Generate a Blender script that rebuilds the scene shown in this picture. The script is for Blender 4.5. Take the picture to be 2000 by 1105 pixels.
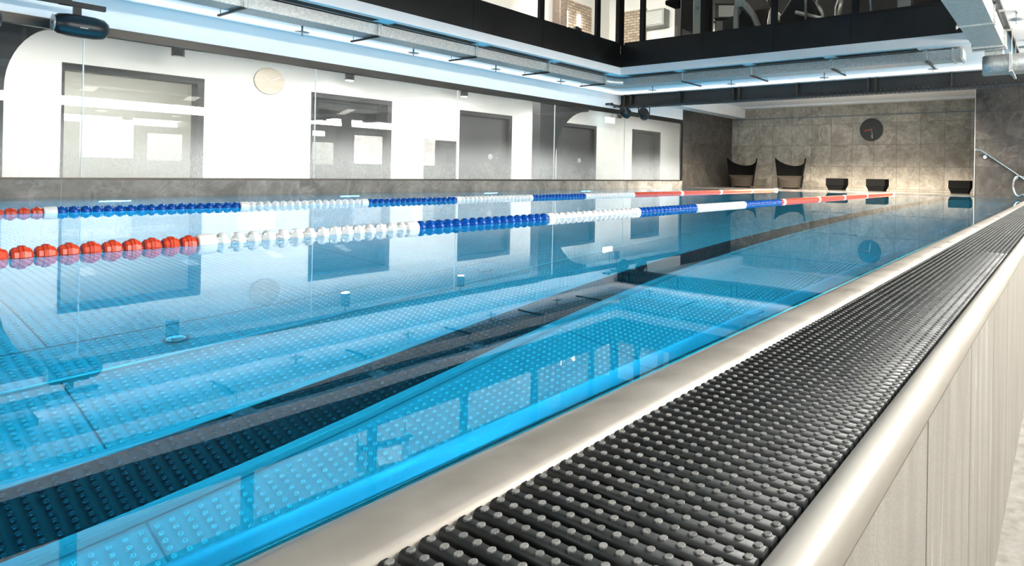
import bpy, math, random
import numpy as np
from mathutils import Vector, Matrix
random.seed(7)
PI = math.pi
S = bpy.context.scene
COL = S.collection
for o in list(bpy.data.objects): bpy.data.objects.remove(o)

# ------------------------------------------------------------------ camera
cd = bpy.data.cameras.new('camera'); cam = bpy.data.objects.new('camera', cd); COL.objects.link(cam)
F_PX, CX, CY = 1172.6, 1345.34, 337.71
YAW, PITCH, ROLL = .5618, .00325, .01752
cd.sensor_width = 36; cd.sensor_fit = 'HORIZONTAL'; cd.lens = F_PX/2000*36
cd.shift_x = (1000-CX)/2000; cd.shift_y = (CY-552.5)/2000
cd.clip_start = .02; cd.clip_end = 200
fwd = Vector((-math.sin(YAW)*math.cos(PITCH), math.cos(YAW)*math.cos(PITCH), math.sin(PITCH)))
rt = Vector((math.cos(YAW), math.sin(YAW), 0)); up = rt.cross(fwd)
r2 = rt*math.cos(ROLL)+up*math.sin(ROLL); u2 = -rt*math.sin(ROLL)+up*math.cos(ROLL)
m = Matrix((r2, u2, -fwd)).transposed().to_4x4(); m.translation = (0, 0, .36)
cam.matrix_world = m
S.camera = cam

# ------------------------------------------------------------------ world, exposure
w = bpy.data.worlds.new('world'); S.world = w; w.use_nodes = True
w.node_tree.nodes['Background'].inputs[0].default_value = (.9, .95, 1, 1)
w.node_tree.nodes['Background'].inputs[1].default_value = .05
S.view_settings.view_transform = 'Standard'; S.view_settings.look = 'None'
S.view_settings.gamma = 1; S.view_settings.use_curve_mapping = False
S.view_settings.exposure = 0.0
cy = S.cycles
cy.use_denoising = True
cy.max_bounces = 10; cy.diffuse_bounces = 4; cy.glossy_bounces = 5; cy.transmission_bounces = 8; cy.transparent_max_bounces = 12
cy.sample_clamp_indirect = 6; cy.caustics_reflective = False; cy.caustics_refractive = True
cy.use_adaptive_sampling = True; cy.adaptive_threshold = .02

# ------------------------------------------------------------------ large area lamps, some of them added fill
def area(name, loc, aim, sx, sy, power, col=(1, 1, 1), spread=PI):
    l = bpy.data.lights.new(name, 'AREA'); l.shape = 'RECTANGLE'; l.size = sx; l.size_y = sy
    l.energy = power; l.color = col; l.spread = spread
    o = bpy.data.objects.new(name, l); COL.objects.link(o); o.location = loc
    d = Vector(aim); o.rotation_euler = d.to_track_quat('-Z', 'Y').to_euler()
    return o
BLUE = (.10, .62, 1.0); WARM = (1, .95, .87); NEUT = (1, .98, .94)
ATR, COR, GYM, UW, SOF, UPFILL, BAND = 60, 195, 90, 84, 5, 4, 260
for y in (3.6, 6.6):                                     # added fill lamps, unseen, high over the right atrium edge
    area('atrium_fill', (-1.3, y, 4.8), (-.5, 0, -1), .4, 2.2, ATR, NEUT)
area('back_fill', (-5, -2.85, 1.5), (0, 1, .22), 5, .6, ATR*1.2, NEUT)  # unseen fill behind the camera, added to lift the far surfaces
for y in (1.5, 5.3, 9.1, 12.9, 16.7):                    # added area fill keeps the corridor behind the glass bright
    area('corridor_fill', (-10.9, y, 2.42), (0, 0, -1), .5, 2.6, COR*(.7 if y > 12 else 1), NEUT)
for y in (1.5, 5.5, 9.5):                                # added fill, out of view over the glazing, brightens the gym wall
    area('gym_fill', (-7.6, y, 4.5), (-1, 0, -.5), 3, .3, GYM, WARM)
for x, k in ((-8.7, 1), (-5.2, .22), (-2.2, .2)):  # same added fill, aimed at the far gym wall
    area('gym_fill', (x, 9.3, 4.5), (0, 1, -.5), 2, .3, GYM*k, WARM)
for y in (1.9, 5.5, 9.1, 12.5):                    # long luminous band high on the right wall
    area('band_lamp', (1.86, y, 1.9), (-1, 0, .05), 3.3 if y < 12 else 2.8, .22, BAND if y < 12 else BAND*.5, NEUT)
area('room_lamp', (-14.3, 3.4, 2.3), (0, 0, -1), 1.5, 2.5, 55, WARM)
area('room_lamp', (-14.3, 11, 2.3), (0, 0, -1), 1, 4, 6, WARM)
for y in np.arange(-.3, 14, 2.43):                       # underwater lamps in both long walls
    pw = UW*1.65*(1 if y < 4 else (.75 if y < 5.5 else (.55 if y < 8 else .38)))
    area('underwater_lamp', (-.80, float(y), -.32), (-1, 0, -.35), .3, .16, pw*.28, BLUE)
    area('underwater_lamp', (-8.44, float(y), -.40), (1, 0, -.30), .24, .16, pw*2.3, BLUE)
for y in (2.5, 4.5, 6.5, 8.5, 10.5, 12.5):     # unseen fill added above the right walkway
    area('walkway_fill', (1.0, y, 2.22), (-.2, 0, -1), .25, .9, SOF, WARM)
for y in (-1.8, .6, 3, 5.4, 7.8, 10.2):                  # invented uplights at the glass head rail, added to whiten the soffit
    area('uplight_fill', (-9.18, y, 1.95), (.5, 0, 1), 2.38, .05, UPFILL, NEUT, 1.75)
for x in (-8.2, -6.3, -4.4, -2.5, -.6):                  # more added uplight at the beam front, for the far soffit
    area('uplight_fill', (x, 11.36, 2.02), (0, -.5, 1), 1.88, .05, UPFILL, NEUT, 1.75)
for y in (0, 4, 8):  # added uplight along the right wall, for the right soffit
    area('uplight_fill', (1.8, y, 1.9), (-.5, 0, 1), 3.9, .05, UPFILL, NEUT, 1.75)

# ------------------------------------------------------------------ materials
def mat(name, col=(.8, .8, .8), rough=.5, metal=0, spec=.5, emit=None, es=0, trans=0, ior=1.45, coat=0):
    mt = bpy.data.materials.new(name); mt.use_nodes = True
    b = mt.node_tree.nodes['Principled BSDF']
    b.inputs['Base Color'].default_value = (*col, 1); b.inputs['Roughness'].default_value = rough
    b.inputs['Metallic'].default_value = metal; b.inputs['Specular IOR Level'].default_value = spec
    b.inputs['IOR'].default_value = ior; b.inputs['Transmission Weight'].default_value = trans
    b.inputs['Coat Weight'].default_value = coat
    if emit: b.inputs['Emission Color'].default_value = (*emit, 1); b.inputs['Emission Strength'].default_value = es
    return mt
class N:
    def __init__(s, mt): s.t = mt.node_tree; s.b = s.t.nodes.get('Principled BSDF')
    def n(s, typ, **k):
        x = s.t.nodes.new(typ)
        for a, v in k.items(): setattr(x, a, v)
        return x
    def l(s, a, b): s.t.links.new(a, b)
    def coord(s, scale=(1, 1, 1), rot=(0, 0, 0), loc=(0, 0, 0)):
        c = s.n('ShaderNodeTexCoord'); mp = s.n('ShaderNodeMapping')
        mp.inputs['Scale'].default_value = scale; mp.inputs['Rotation'].default_value = rot; mp.inputs['Location'].default_value = loc
        s.l(c.outputs['Object'], mp.inputs[0]); return mp.outputs[0]
    def noise(s, vec, sc, det=4, rough=.5, dist=0):
        x = s.n('ShaderNodeTexNoise'); x.inputs['Scale'].default_value = sc; x.inputs['Detail'].default_value = det
        x.inputs['Roughness'].default_value = rough; x.inputs['Distortion'].default_value = dist; s.l(vec, x.inputs['Vector']); return x.outputs['Fac']
    def ramp(s, f, stops):
        x = s.n('ShaderNodeValToRGB'); e = x.color_ramp.elements
        while len(e) < len(stops): e.new(.5)
        for i, (p, c) in enumerate(stops): e[i].position = p; e[i].color = (*c, 1) if len(c) == 3 else c
        s.l(f, x.inputs[0]); return x.outputs[0]
    def mixc(s, f, a, b, mode='MIX'):
        x = s.n('ShaderNodeMix', data_type='RGBA', blend_type=mode)
        for i, v in ((0, f), (6, a), (7, b)):
            if hasattr(v, 'links'): s.l(v, x.inputs[i])
            else: x.inputs[i].default_value = v if i == 0 else (*v, 1)
        return x.outputs[2]
    def bump(s, h, st=.3, d=.01):
        x = s.n('ShaderNodeBump'); x.inputs['Strength'].default_value = st; x.inputs['Distance'].default_value = d
        s.l(h, x.inputs['Height']); s.l(x.outputs[0], s.b.inputs['Normal'])
def g3(v): return (v, v, v)
def noisy(name, c1, c2, scale, rough=.5, metal=0, stretch=(1, 1, 1), bump=0, rr=None, det=4):
    mt = mat(name, c1, rough, metal); q = N(mt); v = q.coord(stretch)
    f = q.noise(v, scale, det)
    q.l(q.ramp(f, [(.3, c1), (.7, c2)]), q.b.inputs['Base Color'])
    if rr: q.l(q.ramp(f, [(.3, g3(rr[0])), (.7, g3(rr[1]))]), q.b.inputs['Roughness'])
    if bump: q.bump(f, bump, .005)
    return mt
def stone(name, axis, tw, th, c1, c2, grout, off=(0, 0), vein=.22, stag=0, rough=.45, vs=1.6):
    """large stone tiles on a wall; axis 'X' means the wall runs along X"""
    mt = mat(name, c1, rough); q = N(mt)
    c = q.n('ShaderNodeTexCoord'); sp = q.n('ShaderNodeSeparateXYZ'); q.l(c.outputs['Object'], sp.inputs[0])
    cb = q.n('ShaderNodeCombineXYZ'); q.l(sp.outputs['X' if axis == 'X' else 'Y'], cb.inputs[0]); q.l(sp.outputs['Z'], cb.inputs[1])
    mp = q.n('ShaderNodeMapping'); mp.inputs['Location'].default_value = (off[0], off[1], 0); q.l(cb.outputs[0], mp.inputs[0])
    br = q.n('ShaderNodeTexBrick'); br.offset = stag; br.squash = 1
    br.inputs['Scale'].default_value = 1; br.inputs['Brick Width'].default_value = tw; br.inputs['Row Height'].default_value = th
    br.inputs['Mortar Size'].default_value = .0035; br.inputs['Mortar Smooth'].default_value = 0; br.inputs['Bias'].default_value = 0
    br.inputs['Color1'].default_value = (0, 0, 0, 1); br.inputs['Color2'].default_value = (1, 1, 1, 1); br.inputs['Mortar'].default_value = (.5, .5, .5, 1)
    q.l(mp.outputs[0], br.inputs['Vector'])
    ad = q.n('ShaderNodeVectorMath', operation='MULTIPLY_ADD')       # every tile its own piece of stone
    q.l(br.outputs['Color'], ad.inputs[0]); ad.inputs[1].default_value = (7, 13, 3); q.l(c.outputs['Object'], ad.inputs[2])
    v = ad.outputs[0]
    f1 = q.noise(v, vs, 6, .6, 1.5); f2 = q.noise(v, 9, 5, .6, 0); f3 = q.noise(v, vs*.8, 4, .6, 1.2)
    base = q.ramp(f1, [(.3, c1), (.68, c2)])
    base = q.mixc(.45, base, q.ramp(f2, [(.3, g3(.35)), (.7, g3(.75))]), 'OVERLAY')
    vn = q.ramp(f3, [(.47, (0, 0, 0)), (.495, (1, 1, 1)), (.51, (0, 0, 0))])
    mm = q.n('ShaderNodeMath', operation='MULTIPLY'); q.l(vn, mm.inputs[0]); mm.inputs[1].default_value = vein
    base = q.mixc(mm.outputs[0], base, tuple(min(1, x*1.9+.05) for x in c2))
    base = q.mixc(.25, base, q.ramp(br.outputs['Color'], [(0, g3(.35)), (1, g3(.65))]), 'OVERLAY')
    base = q.mixc(br.outputs['Fac'], base, grout)
    q.l(base, q.b.inputs['Base Color']); q.bump(f2, .12, .004)
    return mt
M = {}
M['white'] = noisy('white_paint', (.86, .86, .85), (.90, .90, .89), 3, .6)
M['cream'] = noisy('cream_paint', (.78, .77, .73), (.83, .82, .79), 2, .6)
M['black'] = noisy('black_steel', (.007, .007, .007), (.014, .013, .012), 4, .42, .2, rr=(.36, .52))
M['fascia'] = noisy('black_fascia_panel', (.005, .005, .0045), (.009, .0085, .0075), 3, .4, 0, rr=(.36, .5))
M['bronze'] = noisy('dark_bronze_profile', (.045, .04, .035), (.07, .062, .052), 6, .35, .7, (1, .2, 1))
M['flange'] = noisy('blue_grey_steel', (.02, .024, .03), (.035, .042, .05), 12, .4, .4)
M['plastic'] = mat('black_plastic', (.01, .01, .01), .35)
M['matte'] = mat('black_matte', (.004, .004, .004), .7)
M['rim'] = noisy('brushed_steel_rim', (.48, .42, .35), (.74, .67, .58), 5, .34, .45, (1, 1.6, 1), .02, (.26, .42), 6)
M['lip'] = noisy('wet_pool_lip_steel', (.42, .46, .48), (.52, .56, .58), 4, .2, .8, (1, .4, 1), .02, (.16, .28), 4)
M['rail'] = noisy('brushed_steel_rail', (.56, .51, .44), (.64, .59, .52), 20, .36, .3, (1, .15, 1), 0, (.28, .38))
M['chrome'] = mat('polished_steel', (.8, .8, .8), .15, 1)
def galv():
    mt = mat('galvanised_sheet', (.45, .48, .48), .42, .75); q = N(mt); v = q.coord((1, 1, 1))
    vo = q.n('ShaderNodeTexVoronoi'); vo.inputs['Scale'].default_value = 45; q.l(v, vo.inputs['Vector'])
    f = q.noise(v, 30, 5, .7)
    a = q.ramp(vo.outputs['Color'], [(.2, (.40, .42, .41)), (.8, (.48, .50, .485))])
    q.l(q.mixc(.5, a, q.ramp(f, [(.3, g3(.3)), (.7, g3(.7))]), 'OVERLAY'), q.b.inputs['Base Color'])
    q.l(q.ramp(f, [(.3, g3(.33)), (.7, g3(.55))]), q.b.inputs['Roughness']); q.bump(f, .06, .004)
    return mt
M['galv'] = galv()
M['uw'] = noisy('pool_steel', (.50, .54, .55), (.60, .64, .65), 2, .45, .3, rr=(.4, .55))
M['stud'] = mat('pool_steel_stud', (.85, .88, .88), .24, .85)
M['mark'] = noisy('dark_lane_marking', (.0015, .003, .004), (.003, .005, .006), 3, .4)
M['markstud'] = mat('dark_lane_stud', (.03, .045, .055), .16, .5)
M['seam'] = mat('seam_shadow_gap', (.16, .20, .22), .6)
def rubber():
    mt = mat('wet_black_grating', (.022, .024, .024), .32); q = N(mt); v = q.coord()
    f = q.noise(v, 25, 4, .6); f2 = q.noise(v, 4, 3)
    q.l(q.ramp(f, [(.3, (.016, .018, .018)), (.75, (.05, .052, .05))]), q.b.inputs['Base Color'])
    q.l(q.ramp(f2, [(.35, g3(.34)), (.65, g3(.58))]), q.b.inputs['Roughness']); q.bump(f, .15, .002); return mt
M['grate'] = rubber()
M['nub'] = noisy('worn_grey_nubs', (.09, .09, .085), (.24, .235, .22), 60, .35)
M['red'] = mat('red_plastic', (.60, .06, .022), .35)
M['blue'] = mat('blue_plastic', (.004, .075, .36), .22)
M['wht'] = mat('white_plastic', (.85, .84, .80), .3)
M['clear'] = mat('milky_plastic', (.82, .83, .81), .3)
M['wallL'] = stone('dark_stone_tiles', 'Y', .93, .62, (.026, .023, .02), (.08, .072, .062), (.03, .028, .026), (.2, -.06), .25, .5)
M['wallR'] = stone('dark_stone_tiles_front', 'X', .62, .60, (.018, .016, .0135), (.055, .049, .042), (.02, .02, .018), (.25, -.04), .25, .5)
M['wallB'] = stone('beige_stone_tiles', 'X', .63, .63, (.24, .21, .165), (.44, .395, .325), (.08, .072, .06), (.28, -.06), .3)
M['kerb'] = stone('kerb_stone', 'Y', 1.2, .6, (.13, .118, .10), (.36, .335, .30), (.35, .34, .32), (.5, .3), .2)
def outer():
    mt = mat('light_porcelain_tiles', (.5, .48, .44), .5); q = N(mt)
    c = q.n('ShaderNodeTexCoord'); sp = q.n('ShaderNodeSeparateXYZ'); q.l(c.outputs['Object'], sp.inputs[0])
    cb = q.n('ShaderNodeCombineXYZ'); q.l(sp.outputs['Y'], cb.inputs[0]); q.l(sp.outputs['Z'], cb.inputs[1])
    mp = q.n('ShaderNodeMapping'); mp.inputs['Location'].default_value = (0.018, 2, 0); q.l(cb.outputs[0], mp.inputs[0])
    br = q.n('ShaderNodeTexBrick'); br.offset = 0
    for k, x in (('Scale', 1), ('Brick Width', .53), ('Row Height', 3.2), ('Mortar Size', .004), ('Mortar Smooth', 0)): br.inputs[k].default_value = x
    br.inputs['Color1'].default_value = (0, 0, 0, 1); br.inputs['Color2'].default_value = (1, 1, 1, 1); q.l(mp.outputs[0], br.inputs['Vector'])
    ad = q.n('ShaderNodeVectorMath', operation='MULTIPLY_ADD'); q.l(br.outputs['Color'], ad.inputs[0]); ad.inputs[1].default_value = (3, 5, 9)
    q.l(c.outputs['Object'], ad.inputs[2])
    m2 = q.n('ShaderNodeMapping'); m2.inputs['Scale'].default_value = (1, 9, .8); q.l(ad.outputs[0], m2.inputs[0])
    f = q.noise(m2.outputs[0], 1.6, 6, .6, .4); f2 = q.noise(c.outputs['Object'], 260, 2, .7)
    f3 = q.noise(m2.outputs[0], .5, 2, .5, .8)
    a = q.ramp(f, [(.25, (.19, .172, .145)), (.7, (.32, .30, .262))])
    a = q.mixc(.3, a, q.ramp(f2, [(.3, g3(.25)), (.7, g3(.75))]), 'OVERLAY')
    a = q.mixc(q.ramp(f3, [(.492, (0, 0, 0)), (.5, g3(.22)), (.506, (0, 0, 0))]), a, (.8, .79, .76))
    a = q.mixc(br.outputs['Fac'], a, (.03, .027, .024))
    q.l(a, q.b.inputs['Base Color']); q.bump(f2, .25, .002); return mt
M['outer'] = outer()
M['floor'] = noisy('pale_stone_floor', (.17, .16, .14), (.30, .285, .255), 22, .6, bump=.2, det=8)
M['deck'] = noisy('dark_wet_deck', (.05, .048, .043), (.10, .095, .085), 3, .12)
M['brick'] = None
def brick():
    mt = mat('pale_brick', (.5, .42, .34), .8); q = N(mt)
    c = q.n('ShaderNodeTexCoord'); sp = q.n('ShaderNodeSeparateXYZ'); q.l(c.outputs['Object'], sp.inputs[0])
    s2 = q.n('ShaderNodeMath', operation='ADD'); q.l(sp.outputs['X'], s2.inputs[0]); q.l(sp.outputs['Y'], s2.inputs[1])
    cb = q.n('ShaderNodeCombineXYZ'); q.l(s2.outputs[0], cb.inputs[0]); q.l(sp.outputs['Z'], cb.inputs[1])
    br = q.n('ShaderNodeTexBrick')
    for k, x in (('Scale', 1), ('Brick Width', .2), ('Row Height', .07), ('Mortar Size', .008)): br.inputs[k].default_value = x
    br.inputs['Color1'].default_value = (.55, .44, .33, 1); br.inputs['Color2'].default_value = (.35, .27, .2, 1); br.inputs['Mortar'].default_value = (.12, .1, .08, 1)
    q.l(cb.outputs[0], br.inputs['Vector']); q.l(br.outputs['Color'], q.b.inputs['Base Color']); return mt
M['brick'] = brick()
M['brown'] = noisy('brown_brushed_metal', (.16, .12, .10), (.24, .19, .16), 40, .45, .5)
M['lamp'] = mat('lamp_glow', (1, 1, 1), .5, emit=(1, .97, .9), es=60)
M['lens'] = mat('blue_lamp_lens', (.6, .85, .9), .2, emit=(.3, .8, 1), es=2)
M['star'] = mat('bright_lamp_glow', (1, 1, 1), .5, emit=(1, .98, .95), es=220)
M['lampsoft'] = mat('lit_window_glow', (1, 1, 1), .5, emit=(1, .94, .85), es=15)
M['exit'] = mat('exit_sign_glow', (1, 1, 1), .5, emit=(.75, .93, 1), es=5)
M['tube'] = mat('tube_lamp_glow', (1, 1, 1), .5, emit=(1, .97, .93), es=25)
M['clockL'] = noisy('brushed_clock_face', (.40, .34, .27), (.50, .44, .36), 8, .38, .35, (1, .2, 4))
M['clockB'] = mat('dark_clock_face', (.035, .036, .03), .45)
M['grey'] = mat('grey_housing', (.35, .36, .34), .4, .2)
M['silver'] = mat('silver_housing', (.55, .54, .5), .3, .5)
M['fabric'] = mat('black_upholstery', (.003, .003, .003), .9, spec=.08)
M['seat'] = mat('brown_grey_seat', (.03, .025, .02), .9, spec=.1)
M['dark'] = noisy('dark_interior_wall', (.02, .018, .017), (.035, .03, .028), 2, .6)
M['arch'] = noisy('dark_arch_plaster', (.008, .009, .010), (.016, .017, .018), 6, .5)
M['carpet'] = noisy('dark_floor', (.05, .05, .05), (.08, .08, .08), 10, .8)
def water():
    mt = bpy.data.materials.new('pool_water'); mt.use_nodes = True; t = mt.node_tree; t.nodes.clear(); q = N(mt)
    o = q.n('ShaderNodeOutputMaterial'); g = q.n('ShaderNodeBsdfRefraction'); g.inputs['IOR'].default_value = 1.333; g.inputs['Roughness'].default_value = 0
    g.inputs['Color'].default_value = (.17, .84, 1, 1)          # water takes the red out of what lies beneath
    gl = q.n('ShaderNodeBsdfGlossy'); gl.inputs['Roughness'].default_value = 0; gl.inputs['Color'].default_value = (1, 1, 1, 1)
    fr = q.n('ShaderNodeFresnel'); fr.inputs['IOR'].default_value = 1.333; mx = q.n('ShaderNodeMixShader')
    v = q.coord((1, 1, 1)); f = q.noise(v, 2.2, 2, .5); b = q.n('ShaderNodeBump'); b.inputs['Strength'].default_value = .035; b.inputs['Distance'].default_value = .01
    q.l(f, b.inputs['Height'])
    for x in (g, gl, fr): q.l(b.outputs[0], x.inputs['Normal'])
    q.l(fr.outputs[0], mx.inputs[0]); q.l(g.outputs[0], mx.inputs[1]); q.l(gl.outputs[0], mx.inputs[2]); q.l(mx.outputs[0], o.inputs[0]); return mt
M['water'] = water()
def pane(name, fog, tint=(.97, .985, .975)):
    mt = bpy.data.materials.new(name); mt.use_nodes = True; t = mt.node_tree; t.nodes.clear(); q = N(mt)
    o = q.n('ShaderNodeOutputMaterial'); tr = q.n('ShaderNodeBsdfTransparent'); tr.inputs[0].default_value = (*tint, 1)
    gl = q.n('ShaderNodeBsdfGlossy'); gl.inputs['Roughness'].default_value = .015
    fr = q.n('ShaderNodeFresnel'); ge_ = q.n('ShaderNodeNewGeometry'); io = q.n('ShaderNodeMapRange')   # the back face meets the same glass from outside
    q.l(ge_.outputs['Backfacing'], io.inputs[0]); io.inputs[3].default_value = 1.45; io.inputs[4].default_value = 1/1.45; q.l(io.outputs[0], fr.inputs[0])
    mx = q.n('ShaderNodeMixShader'); q.l(fr.outputs[0], mx.inputs[0]); q.l(tr.outputs[0], mx.inputs[1]); q.l(gl.outputs[0], mx.inputs[2])
    out = mx.outputs[0]
    if fog:
        c = q.n('ShaderNodeTexCoord'); sp = q.n('ShaderNodeSeparateXYZ'); q.l(c.outputs['Object'], sp.inputs[0])
        mr = q.n('ShaderNodeMapRange'); q.l(sp.outputs['Z'], mr.inputs[0])
        for i, x in ((1, .2), (2, 1.1), (3, 1.0), (4, .09)): mr.inputs[i].default_value = x
        mr.interpolation_type = 'SMOOTHERSTEP'
        v = q.coord((1, 30, 4)); f = q.noise(v, 5, 5, .7); f2 = q.noise(c.outputs['Object'], 120, 2, .8); f3 = q.noise(c.outputs['Object'], 1.1, 3)
        r1 = q.ramp(f, [(.3, g3(.55)), (.7, g3(1))]); r2 = q.ramp(f2, [(.45, g3(.7)), (.62, g3(1.0))]); r3 = q.ramp(f3, [(.3, g3(.6)), (.7, g3(1))])
        p = mr.outputs[0]
        for r in (r1, r2, r3):
            mu = q.n('ShaderNodeMath', operation='MULTIPLY'); q.l(p, mu.inputs[0]); q.l(r, mu.inputs[1]); p = mu.outputs[0]
        mu = q.n('ShaderNodeMath', operation='MULTIPLY'); q.l(p, mu.inputs[0]); mu.inputs[1].default_value = fog; p = mu.outputs[0]
        tl = q.n('ShaderNodeBsdfTranslucent'); df = q.n('ShaderNodeBsdfDiffuse'); ms = q.n('ShaderNodeMixShader'); ms.inputs[0].default_value = .25
        tl.inputs[0].default_value = (.95, .96, .95, 1); df.inputs[0].default_value = (.9, .92, .92, 1)
        q.l(tl.outputs[0], ms.inputs[1]); q.l(df.outputs[0], ms.inputs[2])
        m3 = q.n('ShaderNodeMixShader'); q.l(p, m3.inputs[0]); q.l(out, m3.inputs[1]); q.l(ms.outputs[0], m3.inputs[2]); out = m3.outputs[0]
    q.l(out, o.inputs[0]); return mt
M['fogglass'] = pane('steamed_glass', .5)
M['glass'] = pane('clear_glass', 0)

# ------------------------------------------------------------------ mesh helpers
class MB:
    def __init__(s): s.v = []; s.f = []; s.sm = []
    def add(s, vs, fs, smooth=False):
        k = len(s.v); s.v += [tuple(map(float, v)) for v in vs]; s.f += [tuple(i+k for i in f) for f in fs]; s.sm += [smooth]*len(fs); return s
    def box(s, x0, x1, y0, y1, z0, z1, mtx=None):
        vs = [Vector((x, y, z)) for x in (x0, x1) for y in (y0, y1) for z in (z0, z1)]
        if mtx: vs = [mtx @ v for v in vs]
        return s.add(vs, [(0, 1, 3, 2), (4, 6, 7, 5), (0, 4, 5, 1), (2, 3, 7, 6), (0, 2, 6, 4), (1, 5, 7, 3)])
    def prism(s, pts, ax, a, b, smooth=False):
        """pts 2-D outline extruded along axis ax from a to b"""
        def P(p, t):
            return {'X': (t, p[0], p[1]), 'Y': (p[0], t, p[1]), 'Z': (p[0], p[1], t)}[ax]
        n = len(pts); s.add([P(p, a) for p in pts]+[P(p, b) for p in pts], [], 0)
        k = len(s.v)-2*n
        for i in range(n): j = (i+1) % n; s.f.append((k+i, k+j, k+n+j, k+n+i)); s.sm.append(smooth)
        s.f.append(tuple(range(k+n-1, k-1, -1))); s.sm.append(False); s.f.append(tuple(range(k+n, k+2*n))); s.sm.append(False); return s
    def lathe(s, prof, n=16, mtx=None, smooth=True):
        """prof: (r, z) pairs round Z"""
        vs = []; fs = []
        for r, z in prof:
            for i in range(n):
                a = 2*PI*i/n; v = Vector((r*math.cos(a), r*math.sin(a), z)); vs.append(mtx @ v if mtx else v)
        for k in range(len(prof)-1):
            for i in range(n):
                j = (i+1) % n; fs.append((k*n+i, k*n+j, (k+1)*n+j, (k+1)*n+i))
        s.add(vs, fs, smooth); k = len(s.v)-len(vs)
        s.f.append(tuple(k+i for i in range(n-1, -1, -1))); s.f.append(tuple(k+(len(prof)-1)*n+i for i in range(n))); s.sm += [False, False]; return s
    def tube(s, pts, r, n=10):
        pts = [Vector(p) for p in pts]; rings = []
        for i, p in enumerate(pts):
            d = (pts[min(i+1, len(pts)-1)]-pts[max(i-1, 0)]).normalized()
            a = d.orthogonal().normalized() if i == 0 else (rings_a - d*rings_a.dot(d)).normalized()
            rings_a = a; b = d.cross(a); rr = r[i] if isinstance(r, (list, tuple)) else r
            rings.append([p+(a*math.cos(2*PI*k/n)+b*math.sin(2*PI*k/n))*rr for k in range(n)])
        vs = [v for q in rings for v in q]; fs = []
        for i in range(len(pts)-1):
            for k in range(n): j = (k+1) % n; fs.append((i*n+k, i*n+j, (i+1)*n+j, (i+1)*n+k))
        s.add(vs, fs, True); k = len(s.v)-len(vs)
        s.f += [tuple(k+i for i in range(n-1, -1, -1)), tuple(k+(len(pts)-1)*n+i for i in range(n))]; s.sm += [False, False]; return s
    def grid(s, P, smooth=True):
        """P: 2-D list of points"""
        nu, nv = len(P), len(P[0]); fs = [(i*nv+j, i*nv+j+1, (i+1)*nv+j+1, (i+1)*nv+j) for i in range(nu-1) for j in range(nv-1)]
        return s.add([p for row in P for p in row], fs, smooth)
    def build(s, name, mt, parent=None, bevel=0, origin=None):
        me = bpy.data.meshes.new(name); vs = s.v
        if origin: vs = [(a-origin[0], b-origin[1], c-origin[2]) for a, b, c in vs]
        me.from_pydata(vs, [], s.f); me.polygons.foreach_set('use_smooth', s.sm); me.materials.append(mt); me.update()
        o = bpy.data.objects.new(name, me); COL.objects.link(o)
        if origin: o.location = origin
        if parent: o.parent = parent
        if bevel:
            b = o.modifiers.new('bevel', 'BEVEL'); b.width = bevel; b.segments = 2; b.limit_method = 'ANGLE'; b.angle_limit = .7
        return o
def bx(*a): return MB().box(*a)
def tag(o, label=None, cat=None, group=None, kind=None):
    if label: o['label'] = label
    if cat: o['category'] = cat
    if group: o['group'] = group
    if kind: o['kind'] = kind
    return o
def empty(name, loc, label, cat, group=None, rz=0):
    o = bpy.data.objects.new(name, None); COL.objects.link(o); o.location = loc; o.rotation_euler.z = rz; o.empty_display_size = .1
    return tag(o, label, cat, group)
def struct(mb, name, mt, label=None, cat=None, bevel=0): return tag(mb.build(name, mt, None, bevel), label, cat, None, 'structure')
def copy_tree(o, loc, label=None, parent=None):
    c = o.copy(); COL.objects.link(c); c.parent = parent
    if parent is None: c.location = loc
    if label: c['label'] = label
    for ch in list(o.children): copy_tree(ch, None, None, c)
    return c
def rot(ax, a, loc=(0, 0, 0)): return Matrix.Translation(loc) @ Matrix.Rotation(a, 4, ax)
ORD = ['first', 'second', 'third', 'fourth', 'fifth', 'sixth', 'seventh', 'eighth', 'ninth', 'tenth']

# ------------------------------------------------------------------ key planes
XG, XR, Y0, YE, YB, ZC = -9.3, 1.9, -3.0, 14.4, 17.4, 2.27     # glass wall, right wall, back, pool end, alcove wall, soffit
XA, YA = -7.33, 9.09                                            # atrium edge (left, far)
XI = -12.8                                                      # inner corridor wall
XQ = -.95                                                       # atrium edge (right)

# ------------------------------------------------------------------ shell
struct(bx(-.19, XR, Y0, YE, -1.0, -.93), 'floor', M['floor'], 'pale speckled stone walkway floor beside the tiled pool side')
struct(bx(XG-.02, -1.7, YE+.001, YB, -.05, .018), 'floor', M['deck'], 'dark wet stone floor of the alcove behind the pool end')
struct(bx(XI-3, XG-.06, Y0, 19, -.1, 0), 'floor', M['carpet'], 'dark corridor floor behind the glass wall')
struct(bx(XG-.06, XR, YB, YB+.2, -1, 2.6), 'wall_far', M['wallB'], 'beige stone tile wall at the back of the alcove')
struct(MB().box(XG-.06, -1.7, YB-.014, YB-.001, 2.165, 2.19), 'trim_1', M['seam'], 'dark horizontal groove high on the beige tile wall')
struct(bx(-1.7, XR, YE, YB-.002, -1, 2.549), 'wall_end', M['wallR'], 'dark stone tile wall beside the alcove, carrying the handrail')
struct(bx(-1.712, -1.7, YE-.006, YE+.006, .03, 2.6), 'trim_2', M['silver'], 'thin steel corner strip on the dark tile wall')
struct(bx(XG-.06, XG, YE, YB-.001, -.05, 2.7), 'wall_left', M['wallL'], 'dark marbled stone tile wall on the left of the alcove')
struct(bx(XG-.06, XG, Y0, YE-.001, 1.925, 2.598), 'wall_left', M['white'], 'white wall strip above the long glass wall')
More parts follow.
